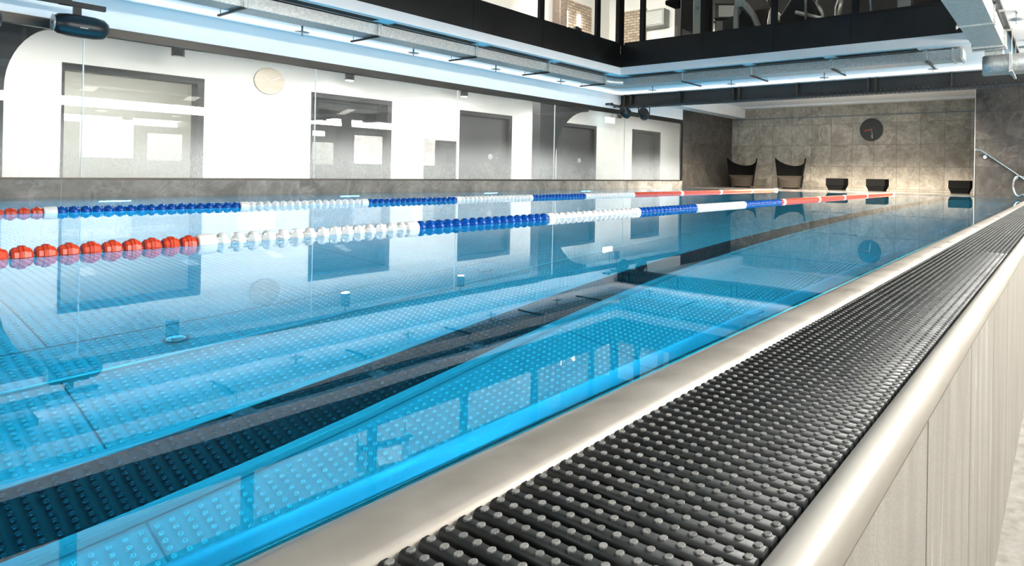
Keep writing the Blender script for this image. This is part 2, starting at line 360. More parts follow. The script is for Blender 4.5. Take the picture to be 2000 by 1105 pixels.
struct(bx(XG-.06, XG+.015, Y0, YE, -.2, .185), 'trim_3', M['kerb'], 'low stone tile kerb under the glass wall at the waterline')
# outer right wall with lit square windows
struct(bx(XR, XR+.2, Y0, YE, -1, 2.6), 'wall_right', M['cream'], 'pale wall of the walkway right of the pool')
struct(bx(XG-6, XR+.2, Y0-.2, Y0, -1.4, 5.2), 'wall_back', M['cream'], 'pale end wall behind the camera')
wi = 0
for k, y in enumerate((-2.1, 1.2, 4.5, 7.85, 11.2, 13.4)):
    wi += 1; e = 1.0 if k < 5 else .9
    f = MB()
    for a in ((y-.04, y, .5, 1.56), (y+e, y+e+.04, .5, 1.56)): f.box(XR-.03, XR, *a)
    for a in ((y, y+e, .5, .54), (y, y+e, 1.52, 1.56)): f.box(XR-.03, XR, *a)
    fo = struct(f, 'window_%d' % wi, M['bronze'], 'small square %s window in the right wall' % ('lit' if y > 2 else 'unlit'))
    MB().box(XR-.012, XR-.004, y, y+e, .54, 1.52).build('lit_pane' if y > 2 else 'dark_pane', M['lampsoft'] if y > 2 else M['dark'], fo)
# soffits round the atrium
sf = MB()
sf.box(XG, XA-.061, Y0, YA+2.44, ZC, ZC+.12); sf.box(XA-.061, XR, YA+.061, YA+2.44, ZC, ZC+.12); sf.box(XQ+.061, XR, Y0, YA+.061, ZC, ZC+.12)
struct(sf, 'ceiling', M['white'], 'white soffit round the open atrium above the pool')
struct(bx(XG-.06, XR, 11.66, YB, 2.55, 2.598), 'ceiling', M['white'], 'pale ceiling of the alcove behind the black beam')
struct(bx(XG, -8.84, 11.66, YB-.001, 2.22, 2.55), 'trim_4', M['white'], 'white boxed bulkhead along the left side of the alcove ceiling')
struct(bx(-9.0+.16, -1.7, YB-.3, YB-.001, 2.5, 2.55), 'trim_5', M['white'], 'pale edge strip where alcove ceiling meets the tile wall')
# white band + black fascia of the gallery
fw = MB(); fw.box(XA-.06, XA, Y0, YA, ZC, 2.41); fw.box(XA-.06, XQ+.06, YA, YA+.06, ZC, 2.41); fw.box(XQ, XQ+.06, Y0, YA, ZC, 2.41)
struct(fw, 'trim_6', M['white'], 'white band under the black gallery fascia')
fb = MB()
ys = [-3, -.1, 2.83, 5.69, 7.05, YA-.004]
for a, b in zip(ys[:-1], ys[1:]): fb.box(XA-.07, XA+.004, a+.003, b-.003, 2.41, 2.84)
xs = [XA+.004, -5.48, -4.12, -2.83, XQ]
for a, b in zip(xs[:-1], xs[1:]): fb.box(a+.003, b-.003, YA-.004, YA+.07, 2.41, 2.84)
fb.box(XQ-.004, XQ+.07, Y0, YA+.07, 2.41, 2.84)
struct(fb, 'trim_7', M['fascia'], 'black metal fascia panels round the gallery edge')
# slabs of the gallery and top ceiling
struct(MB().box(-10.4, XA-.07, Y0, 12.4, 2.6, 2.7).box(XA-.07, XR+.2, YA+.07, 12.4, 2.6, 2.7).box(XQ+.07, XR+.2, Y0, YA+.07, 2.6, 2.7),
       'floor', M['carpet'], 'gym floor slab of the gallery above the pool')
struct(bx(-10.5, XR+.2, Y0, 12.6, 5.0, 5.2), 'ceiling', M['dark'], 'dark high ceiling above atrium and gym')
struct(bx(-10.5, -10.4, Y0, 12.6, 2.7, 5.0), 'wall_gym', M['cream'], 'cream gym wall behind the left gallery windows')
struct(bx(-10.4, -8.3, 12.4, 12.5, 2.7, 5.0), 'wall_gym', M['cream'], 'cream gym end wall at the gallery corner')
struct(bx(-8.3, XR+.2, 12.4, 12.5, 2.7, 5.0), 'wall_gym', M['dark'], 'dark gym wall behind the exercise machines')
struct(bx(XR, XR+.2, Y0, 12.4, 2.7, 5.0), 'wall_gym', M['dark'], 'dark gym wall on the right side of the gallery')
struct(MB().box(-10.4, -10.36, 10.55, 11.65, 2.7, 4.6).box(-10.0, -9.15, 12.36, 12.4, 2.7, 4.6), 'trim_8', M['brick'], 'pale brick panels on the gym walls')

# ------------------------------------------------------------------ gallery windows
def gallery_window(n, x0, x1, y0, y1, label, corner=False):
    f = MB(); t = .045; H0, H1 = 2.84, 4.45
    if x0 == x1:
        f.box(x0-.05, x0+.01, y0, y0+.10, H0, H1); f.box(x0-.05, x0+.01, y0+.10, y1, H0, H0+.035); f.box(x0-.05, x0+.01, y0+.1, y1, H1-.05, H1)
    else:
        f.box(x1-.10, x1, y0-.01, y0+.05, H0, H1); f.box(x0, x1-.10, y0-.01, y0+.05, H0, H0+.035); f.box(x0, x1-.1, y0-.01, y0+.05, H1-.05, H1)
    o = struct(f, 'window_%d' % n, M['black'], label)
    if x0 == x1: MB().box(x0-.03, x0-.018, y0+.1, y1, H0+.035, H1-.05).build('glass_pane', M['glass'], o)
    else: MB().box(x0, x1-.1, y0+.018, y0+.03, H0+.035, H1-.05).build('glass_pane', M['glass'], o)
n = 10
yy = [9.0, 8.38, 6.98, 5.62, 4.26, 2.9, 1.54, .18, -1.18, -2.54]
for i in range(len(yy)-1):
    n += 1; gallery_window(n, XA, XA, yy[i+1], yy[i], 'black framed gym window above the left fascia, %s from the corner' % ORD[i])
xx = [XA+.1, -6.77, -5.43, -4.07, -2.72, -1.36, XQ]
for i in range(len(xx)-1):
    n += 1; gallery_window(n, xx[i], xx[i+1], YA, YA, 'black framed gym window above the far fascia, %s from the corner' % ORD[i])
struct(MB().box(XA-.06, XA+.03, YA-.09, YA+.06, 2.84, 4.45), 'trim_9', M['black'], 'black corner post of the gallery glazing')
struct(MB().box(XA-.1, XA+.02, Y0, YA+.1, 4.45, 5.0).box(XA, XQ, YA-.02, YA+.1, 4.45, 5.0).box(XQ, XQ+.1, Y0, YA+.1, 2.84, 5), 'trim_10', M['dark'], 'dark wall band above the gallery glazing')

# ------------------------------------------------------------------ glass wall on the left
struct(bx(XG-.05, XG+.012, Y0, YE, 1.815, 1.925), 'trim_11', M['bronze'], 'dark bronze head rail along the top of the glass wall', bevel=.006)
struct(bx(XG-.05, XG+.018, Y0, YE, .185, .212), 'trim_12', M['bronze'], 'thin dark sill rail under the glass wall')
struct(MB().box(XG-.05, XG+.012, YE-.07, YE-.035, .212, 1.815).box(XG-.05, XG+.012, YE-.02, YE, .212, 1.815).box(XG-.02, XG, YE-.035, YE-.02, .212, 1.815), 'trim_13', M['black'], 'black upright profile at the far end of the glass wall')
jy = [YE-.07, 11.77, 9.36, 6.93, 4.51, 2.06, -.37, Y0+.01]
for i in range(len(jy)-1):
    n += 1
    o = struct(MB().box(XG-.026, XG-.014, jy[i+1]+.006, jy[i]-.004, .212, 1.815), 'window_%d' % n, M['fogglass'], 'steamed glass panel of the left wall, %s from the far end' % ORD[i])
    MB().box(XG-.027, XG-.010, jy[i+1]-.005, jy[i+1]+.005, .212, 1.815).build('glass_joint', M['wht'], o)

# ------------------------------------------------------------------ corridor behind the glass
ops = [(2.6, 4.36, .12, 1.89), (6.12, 7.81, .12, 1.89), (8.62, 9.5, .0, 1.09), (9.59, 11.25, .0, 1.88), (12.96, 14.72, .0, 1.87), (16.6, 18.3, .12, 1.92), (-1.8, -.1, .12, 1.89)]
ops.sort()
cw = MB(); prev = Y0
for (a, b, z0, z1) in ops:
    cw.box(XI-.25, XI, prev, a, 0, 2.5); cw.box(XI-.25, XI, a, b, z1, 2.5)
    if z0 > 0: cw.box(XI-.25, XI, a, b, 0, z0)
    prev = b
cw.box(XI-.25, XI, prev, 20, 0, 2.5)
struct(cw, 'wall_corridor', M['cream'], 'cream corridor wall with dark openings behind the glass')
struct(bx(XI-3, XG-.06, Y0, 20, 2.5, 2.6), 'ceiling', M['white'], 'white corridor ceiling behind the glass wall')
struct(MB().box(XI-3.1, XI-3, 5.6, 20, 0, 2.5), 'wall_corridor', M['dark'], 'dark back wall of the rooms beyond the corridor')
struct(MB().box(XI-3.1, XI-3, Y0, 5.6, 0, 2.5).box(XI-3, XI-.25, 5.5, 5.6, 0, 2.5), 'wall_corridor', M['cream'], 'bright cream wall of the room beyond the first opening')
struct(MB().box(XI-3, XG-.06, 20, 20.1, 0, 2.5), 'wall_corridor', M['cream'], 'cream end wall of the corridor')
d = 0
for (a, b, z0, z1) in ops:
    d += 1; f = MB(); t = .10
    f.box(XI-.24, XI+.012, a, a+.03, z0, z1); f.box(XI-.24, XI+.012, b-t, b, z0, z1); f.box(XI-.24, XI+.012, a+.03, b-t, z1-t, z1)
    o = struct(f, 'door_%d' % d, M['black'], 'dark framed opening in the corridor wall, %s from the left' % ORD[d-1])
    if z0 == 0 and b-a > 1:      # a dark leaf
        MB().box(XI-.14, XI-.09, a+.03, b-t, .01, z1-t).build('door_leaf', M['arch'], o)
        MB().lathe([(.075, 0), (.075, .004)], 24, rot('Y', PI/2, (XI-.089, (a+b)/2+.2, .75))).build('round_sticker', M['grey'], o)
    else: MB().box(XI-.2, XI-.188, a+.03, b-t, z0+.01, z1-t).build('glass_pane', M['glass'], o)
# dark arched portals between glass and corridor
def portal(y_l, y_r, top, name, label, Rr=1.25, z0=.85, flip=False):
    """solid leg from y_l to y_r flaring into a quarter arch"""
    pts = [(y_l, 0), (y_r, 0), (y_r, z0)]
    R = Rr
    for i in range(1, 13):
        a = i/12*PI/2; pts.append((y_r+R-R*math.cos(a) if not flip else y_r-R+R*math.cos(a), z0+(top-z0-.08)*math.sin(a)))
    e = y_r+R if not flip else y_r-R
    pts += [(e, top+.25), (y_l, top+.25)]
    struct(MB().prism(pts, 'X', -10.25, -10.0), name, M['arch'], label)
portal(9.60, 10.10, 1.95, 'trim_14', 'dark arched portal post standing behind the glass wall', 1.1, .7)
portal(-.2, 1.58, 2.05, 'trim_15', 'dark arched portal at the left edge behind the glass', .5, 1.2)

# clock in the corridor
def clock(name, loc, r, ax, face, hand, a1, a2, label):
    e = empty(name, loc, label, 'clock')
    R = rot('Y', PI/2) if ax == 'X' else rot('X', PI/2)
    MB().lathe([(r, 0), (r, .02), (r*.985, .026), (r*.97, .026)], 64, R).build('clock_face', face, e); cf = [c for c in e.children][-1]
    for nm, a, ln, wd in (('hour_hand', a1, .5, .03), ('minute_hand', a2, .75, .02)):
        h = MB()
        if ax == 'X':   # facing +X: screen right is +Y
            Q = Matrix.Translation((.03, 0, 0)) @ Matrix.Rotation(-a, 4, 'X')
            h.box(0, .004, -wd*r*1.2, wd*r*1.2, -.08*r, ln*r, Q)
        else:           # facing -Y: screen right is +X
            Q = Matrix.Translation((0, -.03, 0)) @ Matrix.Rotation(a, 4, 'Y')
            h.box(-wd*r*1.4, wd*r*1.4, -.004, 0, -.08*r, ln*r, Q)
        h.build(nm, hand, cf)
    return e
clock('wall_clock', (XI+.001, 5.36, 1.99), .25, 'X', M['clockL'], M['wht'], R_ := math.radians(-52), math.radians(62), 'round brushed metal wall clock on the corridor wall behind the glass')
ck = clock('wall_clock', (-4.77, YB-.001, 1.75), .33, 'Y', M['clockB'], M['wht'], math.radians(170), math.radians(172), 'round dark wall clock on the beige tile wall of the alcove')
tag(MB().box(-.012, .012, -.036, -.032, 0, .2, Matrix.Rotation(math.radians(-98), 4, 'Y')).build('second_hand', M['red'], ck), 'thin red hand')

# small cylinder downlights and exit sign in corridor
def cyl_light(loc, label, ceil, group, power=0, col=WARM, r=.075, h=.16, lit=True, m_=None):
    e = empty('downlight', (loc[0], loc[1], ceil), label, 'downlight', group)
    lb = MB().lathe([(r, -h-.02), (r, 0)], 20).build('lamp_body', M['plastic'], e)
    MB().lathe([(r*.8, -h-.024), (r*.8, -h-.0205)], 16).build('lamp_glass', M['star'] if lit == 2 else (M['lamp'] if lit else M['wht']), lb)
    if m_: MB().tube([(0, 0, 0), (0, 0, m_)], .01, 6).build('suspension_rod', M['plastic'], e)
    if power:
        l = bpy.data.lights.new('downlight_glow', 'SPOT'); l.energy = power; l.color = col; l.spot_size = 2.5; l.spot_blend = .8; l.shadow_soft_size = .06
        o = bpy.data.objects.new('downlight_glow', l); COL.objects.link(o); o.location = (0, 0, -h-.05); o.parent = e
    return e
for k, (y, lab) in enumerate([(3.83, 'black cylinder downlight hanging in the corridor above the first opening'), (6.6, 'lit black downlight shining like a star above the second corridor opening'),
        (9.33, 'lit downlight glinting left of the third tall corridor opening'), (12.25, 'lit downlight glinting in front of the dark arch behind the glass'), (15.25, 'black cylinder downlight hanging beside the glowing exit sign')]):
    cyl_light((-12.3, y), lab, 2.41, 'corridor downlights', 0, h=.24, r=.085, lit=2 if 0 < k < 4 else False, m_=.09)
e = empty('exit_sign', (-12.4, 14.9, 2.5), 'small glowing white exit sign hanging in the corridor', 'sign')
MB().box(-.03, .03, -.21, .21, -.52, -.35).build('sign_panel', M['exit'], e); MB().tube([(0, .1, 0), (0, .1, -.36)], .008, 6).build('suspension_rod', M['black'], e)

# ------------------------------------------------------------------ the pool
ZF = -1.3
pool = empty('swimming_pool', (-4.6, 6, ZF), 'long stainless steel swimming pool with studded blue-lit floor, filled to the rim', 'pool')
def ppart(mb, name, mt, bevel=0):
    o = mb.build(name, mt, None, bevel); o.parent = pool; o.matrix_parent_inverse = Matrix.Translation((4.6, -6, -ZF)); return o
XLS = -8.5      # left inner wall
ppart(MB().box(XLS, -.76, Y0, YE, ZF-.05, ZF), 'pool_floor', M['uw'])
ppart(MB().box(XG+.015, XLS, Y0, YE, ZF-.05, -.07).box(XLS-.001, XLS+.02, Y0, YE, -.09, -.055), 'overflow_shelf', M['uw'], .006)
ppart(MB().box(XG, -.2, YE-.12, YE-.001, ZF, -.02), 'end_wall', M['uw']); ppart(MB().box(-8.6, -.5, Y0, Y0+.1, ZF, -.02), 'end_wall', M['uw'])
prof = [(-.513, -.03), (-.513, .012), (-.525, .0175), (-.55, .019), (-.58, .0165), (-.605, .0095), (-.63, .0005), (-.655, -.011), (-.69, -.030), (-.72, -.047), (-.738, -.060), (-.746, -.075), (-.748, -.10), (-.748, -.14), (-.76, -.15), (-.76, ZF), (-.50, ZF), (-.50, -.03)]
dry = [p for p in prof[:7]]+[(-.6295, -.03)]
ppart(MB().prism(dry, 'Y', Y0, YE, True), 'overflow_rim', M['rim'])
ppart(MB().prism([(-.6295, -.03)]+prof[6:], 'Y', Y0, YE, True), 'submerged_lip', M['lip'])
ppart(MB().box(-.5, -.25, Y0, YE, -.16, -.14).box(-.25, -.235, Y0, YE, -.16, -.005), 'gutter_channel', M['matte'])
pr = [(-.224, -.02)]+[(-.204-.02*math.cos(a), .014+.018*math.sin(a)) for a in np.linspace(0, PI, 9)]+[(-.182, -.03), (-.19, -.035), (-.224, -.035)]
pr = [(-.226, -.03), (-.226, .008), (-.223, .018), (-.216, .0245), (-.207, .027), (-.197, .026), (-.188, .021), (-.182, .012), (-.180, .0), (-.180, -.018), (-.184, -.03)]
ppart(MB().prism(pr, 'Y', Y0, YE, True), 'outer_rail', M['rail'])
ppart(MB().box(-.235, -.186, Y0, YE, -.93, -.026), 'tiled_side', M['outer'])
# lane marking, seams
MX0, MX1 = -2.262, -2.015
ppart(MB().box(MX0, MX1, Y0, YE-.9, ZF, ZF+.0015).box(-2.6, -1.7, YE-.9, YE-.65, ZF, ZF+.0015), 'lane_marking', M['mark'])
ppart(MB().box(MX0-.03, MX0-.0, Y0, YE-.9, ZF, ZF+.006).box(MX1, MX1+.028, Y0, YE-.9, ZF, ZF+.006), 'marking_edge_strip', M['stud'], .002)
sm = MB()
for x in (-3.065, -2.765, -1.962, -6.1, -5.8, -7.3): sm.box(x-.0035, x+.0035, Y0, YE-.3, ZF, ZF+.0012)
def cross(x0, x1, ys):
    for y in ys: sm.box(x0, x1, y-.002, y+.002, ZF, ZF+.0013)
cross(-2.76, MX0-.03, np.arange(.57, 14, 1.45)); cross(-1.96, -.76, np.arange(.565, 14, 1.45)); cross(-3.06, -2.77, np.arange(1.096, 14, 1.45))
cross(-5.8, -3.07, np.arange(.6, 14, 1.45)); cross(-8.5, -6.1, np.arange(.6, 14, 1.45))
ppart(sm, 'plate_seams', M['seam'])
ppart(MB().prism([(-2.775, ZF), (-2.768, ZF+.010), (-2.757, ZF+.010), (-2.745, ZF)], 'Y', Y0, YE-.3, True), 'raised_weld_ridge', M['stud'])
# studs
def studs(name, mt, P, hi):
    if hi: rr = [(1, 0), (.72, .72)]; k = 7
    else: rr = [(1, 0)]; k = 5
    T = []; 
    for r, z in rr:
        for i in range(k): T.append((r*math.cos(2*PI*i/k), r*math.sin(2*PI*i/k), z))
    T.append((0, 0, 1)); T = np.array(T)*np.array([.0076, .0076, .0070])
    Fq = []
    for l in range(len(rr)-1):
        for i in range(k): j = (i+1) % k; Fq += [(l*k+i, l*k+j, (l+1)*k+j), (l*k+i, (l+1)*k+j, (l+1)*k+i)]
    b = (len(rr)-1)*k
    for i in range(k): Fq.append((b+i, b+(i+1) % k, len(T)-1))
    Fq = np.array(Fq); nP = len(P); nT = len(T)
    V = (P[:, None, :]+T[None]).reshape(-1, 3); Fa = (Fq[None]+(np.arange(nP)*nT)[:, None, None]).reshape(-1, 3)
    me = bpy.data.meshes.new(name); me.vertices.add(len(V)); me.vertices.foreach_set('co', V.ravel().astype('f4'))
    me.loops.add(Fa.size); me.loops.foreach_set('vertex_index', Fa.ravel().astype('i4'))
    me.polygons.add(len(Fa)); me.polygons.foreach_set('loop_start', (np.arange(len(Fa))*3).astype('i4')); me.polygons.foreach_set('loop_total', np.full(len(Fa), 3, 'i4'))
    me.polygons.foreach_set('use_smooth', np.ones(len(Fa), bool)); me.materials.append(mt); me.update(); me.validate()
    o = bpy.data.objects.new(name, me); COL.objects.link(o); o.parent = pool; o.matrix_parent_inverse = Matrix.Translation((4.6, -6, -ZF))
    return tag(o, kind='stuff')
def grid_pts(x0, x1, z, dx=.0285, dy=.0302, y0=-.6, y1=YE-.35):
    n_ = max(1, int(round((x1-x0-.022)/dx))); xs_ = np.linspace(x0+.015, x1-.015, n_+1)
    ys_ = np.arange(y0, y1, dy); X, Y = np.meshgrid(xs_, ys_); P = np.stack([X.ravel(), Y.ravel(), np.full(X.size, z)], 1)
    return P[P[:, 1] > .08*(-P[:, 0])-.7]
bands = [(-8.5, -7.3), (-7.3, -6.1), (-6.1, -5.8), (-5.8, -3.07), (-3.06, -2.77), (-2.745, MX0-.03), (MX1+.07, -.78)]
P = np.concatenate([grid_pts(a, b, ZF) for a, b in bands])
dr = np.concatenate([np.hypot(P[:, 0]+2.9, (P[:, 1]-.914+.725) % 1.45-.725)]); P = P[(dr > .048)]
near = (np.hypot(P[:, 0], P[:, 1]) < 4.2)
studs('floor_studs_near', M['stud'], P[near], True); studs('floor_studs_far', M['stud'], P[~near], False)
P = grid_pts(MX0+.004, MX1-.004, ZF+.0015, y1=YE-.95); studs('marking_studs', M['markstud'], P, True)
# floor inlets
e0 = None; poslist = [(-2.90, .914+1.45*k) for k in range(9)]+[(-5.95, 1.2+1.45*k) for k in range(8)]
for k, (x, y) in enumerate(poslist):
    row = 'right' if k < 9 else 'left'; q_ = k if k < 9 else k-9
    lab = 'round steel floor inlet in the %s channel under water, %s from the near end' % (row, ORD[q_])
    if e0 is None:
        e0 = empty('floor_inlet', (x, y, ZF), lab, 'pool inlet', 'round inlets in the pool floor')
        MB().lathe([(.041, 0), (.041, .006), (.036, .008), (.033, .004)], 32).build('inlet_ring', M['seam'], e0)
        MB().lathe([(.032, .001), (.031, .010), (.024, .013), (.005, .014)], 32).build('inlet_cap', M['stud'], e0)
    else: copy_tree(e0, (x, y, ZF), lab)
# underwater lamp bezels on the left shelf edge
e0 = None
for k, y in enumerate(np.arange(-.3, 14, 2.43)):
    lab = 'underwater lamp recessed in the left pool wall, %s from the far end' % ORD[5-k]
    if e0 is None:
        e0 = empty('underwater_lamp_housing', (XLS+.021, float(y), -.40), lab, 'pool lamp', 'underwater lamps in the left pool wall')
        MB().box(-.02, .012, -.15, .15, -.11, .11).build('lamp_bezel', M['stud'], e0, .006)
        MB().box(.012, .016, -.12, .12, -.08, .08).build('lamp_lens', M['lens'], e0)
    else: copy_tree(e0, (XLS+.021, float(y), -.40), lab)
# water
wv = MB().add([(XG+.015, Y0+.05, 0), (-.6285, Y0+.05, 0), (-.6285, YE-.001, 0), (XG+.015, YE-.001, 0)], [(0, 1, 2, 3)])
tag(wv.build('pool_water', M['water']), 'calm clear blue water surface filling the pool', 'water')

# ------------------------------------------------------------------ gutter grating
gr = MB(); nb = MB(); k = 0
yv = 0.0
y = -.3
while y < YE-.2:
    near = y < 3.2
    wd = .0066; zt = .016; x0, x1 = -.506, -.231
    if near:
        pts = [(y-wd, -.012), (y-wd, zt-.005), (y-wd*.8, zt-.0015), (y-wd*.45, zt), (y+wd*.45, zt), (y+wd*.8, zt-.0015), (y+wd, zt-.005), (y+wd, -.012)]
    else: pts = [(y-wd, -.012), (y-wd, zt-.003), (y-wd*.5, zt), (y+wd*.5, zt), (y+wd, zt-.003), (y+wd, -.012)]
    gr.prism(pts, 'X', x0, x1, near)
    sgn = 8 if near and y < 1.8 else (6 if near else 4)
    for j in range(14):
        xc = -.497+j*.0199; r = .0044
        a = [(xc+r*math.cos(2*PI*i/sgn), y+r*math.sin(2*PI*i/sgn)) for i in range(sgn)]
        b = [(xc+.8*r*math.cos(2*PI*i/sgn), y+.8*r*math.sin(2*PI*i/sgn)) for i in range(sgn)]
        vs = [(p[0], p[1], zt-.001) for p in a]+[(p[0], p[1], zt+.0014) for p in a]+[(p[0], p[1], zt+.0019) for p in b]
        fs = [(i, (i+1) % sgn, sgn+(i+1) % sgn, sgn+i) for i in range(sgn)]+[(sgn+i, sgn+(i+1) % sgn, 2*sgn+(i+1) % sgn, 2*sgn+i) for i in range(sgn)]+[tuple(2*sgn+i for i in range(sgn))]
        nb.add(vs, fs, False)
    y += .0203
for x in (-.45, -.37, -.29): gr.box(x-.004, x+.004, -.3, YE-.2, -.03, -.006)
ge = empty('gutter_grating', (-.37, 7, -.02), 'black slatted overflow grating with round nubs along the pool rim', 'grating')
for mb, nm, mt in ((gr, 'grating_slats', M['grate']), (nb, 'grating_nubs', M['nub'])):
    o = mb.build(nm, mt); o.parent = ge; o.matrix_parent_inverse = Matrix.Translation((.37, -7, .02)); 
    if nm == 'grating_nubs': o['kind'] = 'stuff'; o['label'] = 'worn grey nubs'

# ------------------------------------------------------------------ lane ropes
RY = rot('X', -PI/2)
def float_mesh(name, mt, style):
    mb = MB()
    if style == 'collar':
        mb.lathe([(.020, -.034), (.040, -.034), (.043, -.030), (.043, .030), (.040, .034), (.020, .034)], 22, RY)
    elif style == 'red':
        mb.lathe([(.008, -.029), (.029, -.028), (.035, -.022), (.0355, -.010), (.041, -.009), (.043, -.001), (.040, -.0005), (.040, .0015), (.043, .002), (.041, .010), (.0345, .011), (.032, .022), (.025, .028), (.008, .029)], 11, RY, False)
    elif style == 'disc':
        mb.lathe([(.010, -.030), (.022, -.029), (.026, -.016), (.041, -.012), (.044, -.006), (.044, .004), (.040, .010), (.027, .014), (.023, .028), (.010, .030)], 20, RY)
        for i in range(4):
            a = PI/4+i*PI/2; c, s_ = math.cos(a), math.sin(a)
            q = rot('Y', a); mb.box(.022, .038, -.028, .028, -.002, .002, q)
    me = mb.build(name, mt); m_ = me.data; bpy.data.objects.remove(me); return m_
fm = {}
for cname in ('red', 'wht', 'blue', 'clear'):
    for st in ('red', 'disc', 'collar'): fm[cname, st] = float_mesh('float', M[cname], st)
NAMEC = {'red': 'red', 'wht': 'white', 'blue': 'blue', 'clear': 'white'}
def lane_rope(x, y_end, segs, collars, label):
    e = empty('lane_rope', (x, .2, .004), label, 'lane rope', 'lane ropes floating on the pool')
    MB().tube([(0, -3.0, 0), (0, y_end-.2, 0)], .0045, 8).build('cable', M['wht'], e)
    y = .2-.0645*46; items = []
    while y < y_end-.12:
        c = [s_ for s_ in segs if s_[0] <= y][-1][1]; st = 'red' if c == 'red' else 'disc'
        for q in collars:
            if abs(q-y) < .0325: c, st = 'wht', 'collar'
        items.append((y, c, st)); y += .0645
    rest = {}
    first = {}
    for k, (y, c, st) in enumerate(items):
        me = fm[c, st]
        if 46 <= k < 144:
            o = bpy.data.objects.new('float', me); COL.objects.link(o); o.parent = e; o.location = (0, y-.2, 0); o.rotation_euler.y = random.uniform(-.6, .6)
            o['label'] = ('%s float' % NAMEC[c]) if st != 'collar' else 'wide white collar float'
        else: rest.setdefault(0, []).append((y, c, st))
    # the far floats, one mesh with one material per colour
    me = bpy.data.meshes.new('outer_floats'); V = []; Fc = []; MI = []; mats = ['red', 'wht', 'blue', 'clear']
    for y, c, st in rest.get(0, []):
        s_ = fm[c, st]; b = len(V); V += [(v.co.x, v.co.y+y-.2, v.co.z) for v in s_.vertices]
        for p in s_.polygons: Fc.append([i+b for i in p.vertices]); MI.append(mats.index(c))
    me.from_pydata(V, [], Fc)
    for c in mats: me.materials.append(M[c])
    me.polygons.foreach_set('material_index', MI); me.polygons.foreach_set('use_smooth', [True]*len(Fc)); me.update()
    o = bpy.data.objects.new('outer_floats', me); COL.objects.link(o); o.parent = e; o['kind'] = 'stuff'; o['label'] = 'red, white and blue floats'
    h = MB().box(-.035, .035, y_end-.32, y_end-.29, -.02, .035).box(-.02, .02, y_end-.36, y_end-.32, -.012, .012).tube([(0, y_end-.3, 0), (0, y_end-.2+.02, .012)], .006, 8)
    h.box(-.05, .05, y_end-.24, y_end-.225, -.03, .05); h.build('end_bracket', M['wht'], e)
    return e
lane_rope(-3.38, 14.22, [(-9, 'red'), (1.15, 'clear'), (2.26, 'blue'), (3.31, 'clear'), (4.48, 'blue'), (5.53, 'clear'), (6.69, 'blue'), (7.8, 'red')],
          [1.15, 2.2, 3.36, 4.44, 7.86, 9.3, 10.6, 12.0], 'lane rope of red, white and blue floats nearest the grating')
lane_rope(-6.3, 14.25, [(-9, 'red'), (1.24, 'blue'), (2.41, 'clear'), (3.61, 'blue'), (4.68, 'clear'), (5.93, 'blue'), (7.01, 'clear'), (8.23, 'red')],
          [1.24, 2.46, 3.58, 4.72, 5.9, 7.04, 8.2, 9.77, 11.3, 12.8], 'lane rope of red, white and blue floats nearer the glass wall')

# ------------------------------------------------------------------ ducts
ZB, ZT = 2.10, 2.245
def hanger(mb, x0, x1, y0, y1, z):
    mb.box(x0, x1, y0, y1, z-.022, z)
du = empty('ventilation_duct', (-7.76, 4, ZT), 'galvanised rectangular duct along the left edge of the atrium', 'duct')
def pp(e, mb, name, mt, bevel=0):
    o = mb.build(name, mt, None, bevel); o.parent = e; o.matrix_parent_inverse = Matrix.Translation(tuple(-c for c in e.location)); return o
pp(du, MB().box(-7.93, -7.6, Y0, 9.02, ZB, ZT), 'duct_body', M['galv'], .004)
pp(du, MB().prism([(-7.93, 9.02), (-7.6, 9.02), (-7.58, 9.2), (-7.52, 9.3), (-7.45, 9.34), (-7.45, 9.67), (-7.7, 9.67), (-7.85, 9.58), (-7.92, 9.4)], 'Z', ZB-.002, ZT+.002, True), 'duct_elbow', M['galv'])
LY = [-1.6, -.1, 1.4, 2.95, 4.45, 5.97, 7.47, 8.95]
for y in LY:
    pp(du, MB().box(-7.94, -7.588, y-.022, y-.014, ZB-.008, ZT+.01).box(-7.94, -7.588, y+.014, y+.022, ZB-.008, ZT+.01).box(-7.94, -7.594, y-.014, y+.014, ZB-.003, ZT+.005), 'duct_joint', M['galv'])
    pp(du, MB().box(-8.2, -7.55, y-.05, y-.025, ZB-.03, ZB-.01), 'support_bar', M['black'])
    pp(du, MB().tube([(-8.15, y-.037, ZB-.02), (-8.15, y-.037, ZC)], .005, 6).tube([(-7.565, y-.037, ZB-.02), (-7.565, y-.037, ZC)], .005, 6), 'threaded_rod', M['galv'])
df = empty('ventilation_duct', (-4.4, 9.5, ZT), 'galvanised rectangular duct along the far edge of the atrium', 'duct')
pp(df, MB().box(-7.449, -1.28, 9.34, 9.67, ZB, ZT), 'duct_body', M['galv'], .004)
for x in (-6.06, -4.65, -3.22, -1.8):
    pp(df, MB().box(x-.022, x-.014, 9.33, 9.68, ZB-.008, ZT+.01).box(x+.014, x+.022, 9.33, 9.68, ZB-.008, ZT+.01).box(x-.014, x+.014, 9.334, 9.676, ZB-.003, ZT+.005), 'duct_joint', M['galv'])
    pp(df, MB().box(x+.03, x+.055, 9.26, 9.95, ZB-.03, ZB-.01), 'support_bar', M['black'])
    pp(df, MB().tube([(x+.04, 9.28, ZB-.02), (x+.04, 9.28, ZC)], .005, 6).tube([(x+.04, 9.92, ZB-.02), (x+.04, 9.92, ZC)], .005, 6), 'threaded_rod', M['galv'])
for x in (-1.42, -1.31):
    pp(df, MB().box(x-.012, x+.012, 9.325, 9.69, ZB-.012, ZT+.015), 'flange', M['galv'])
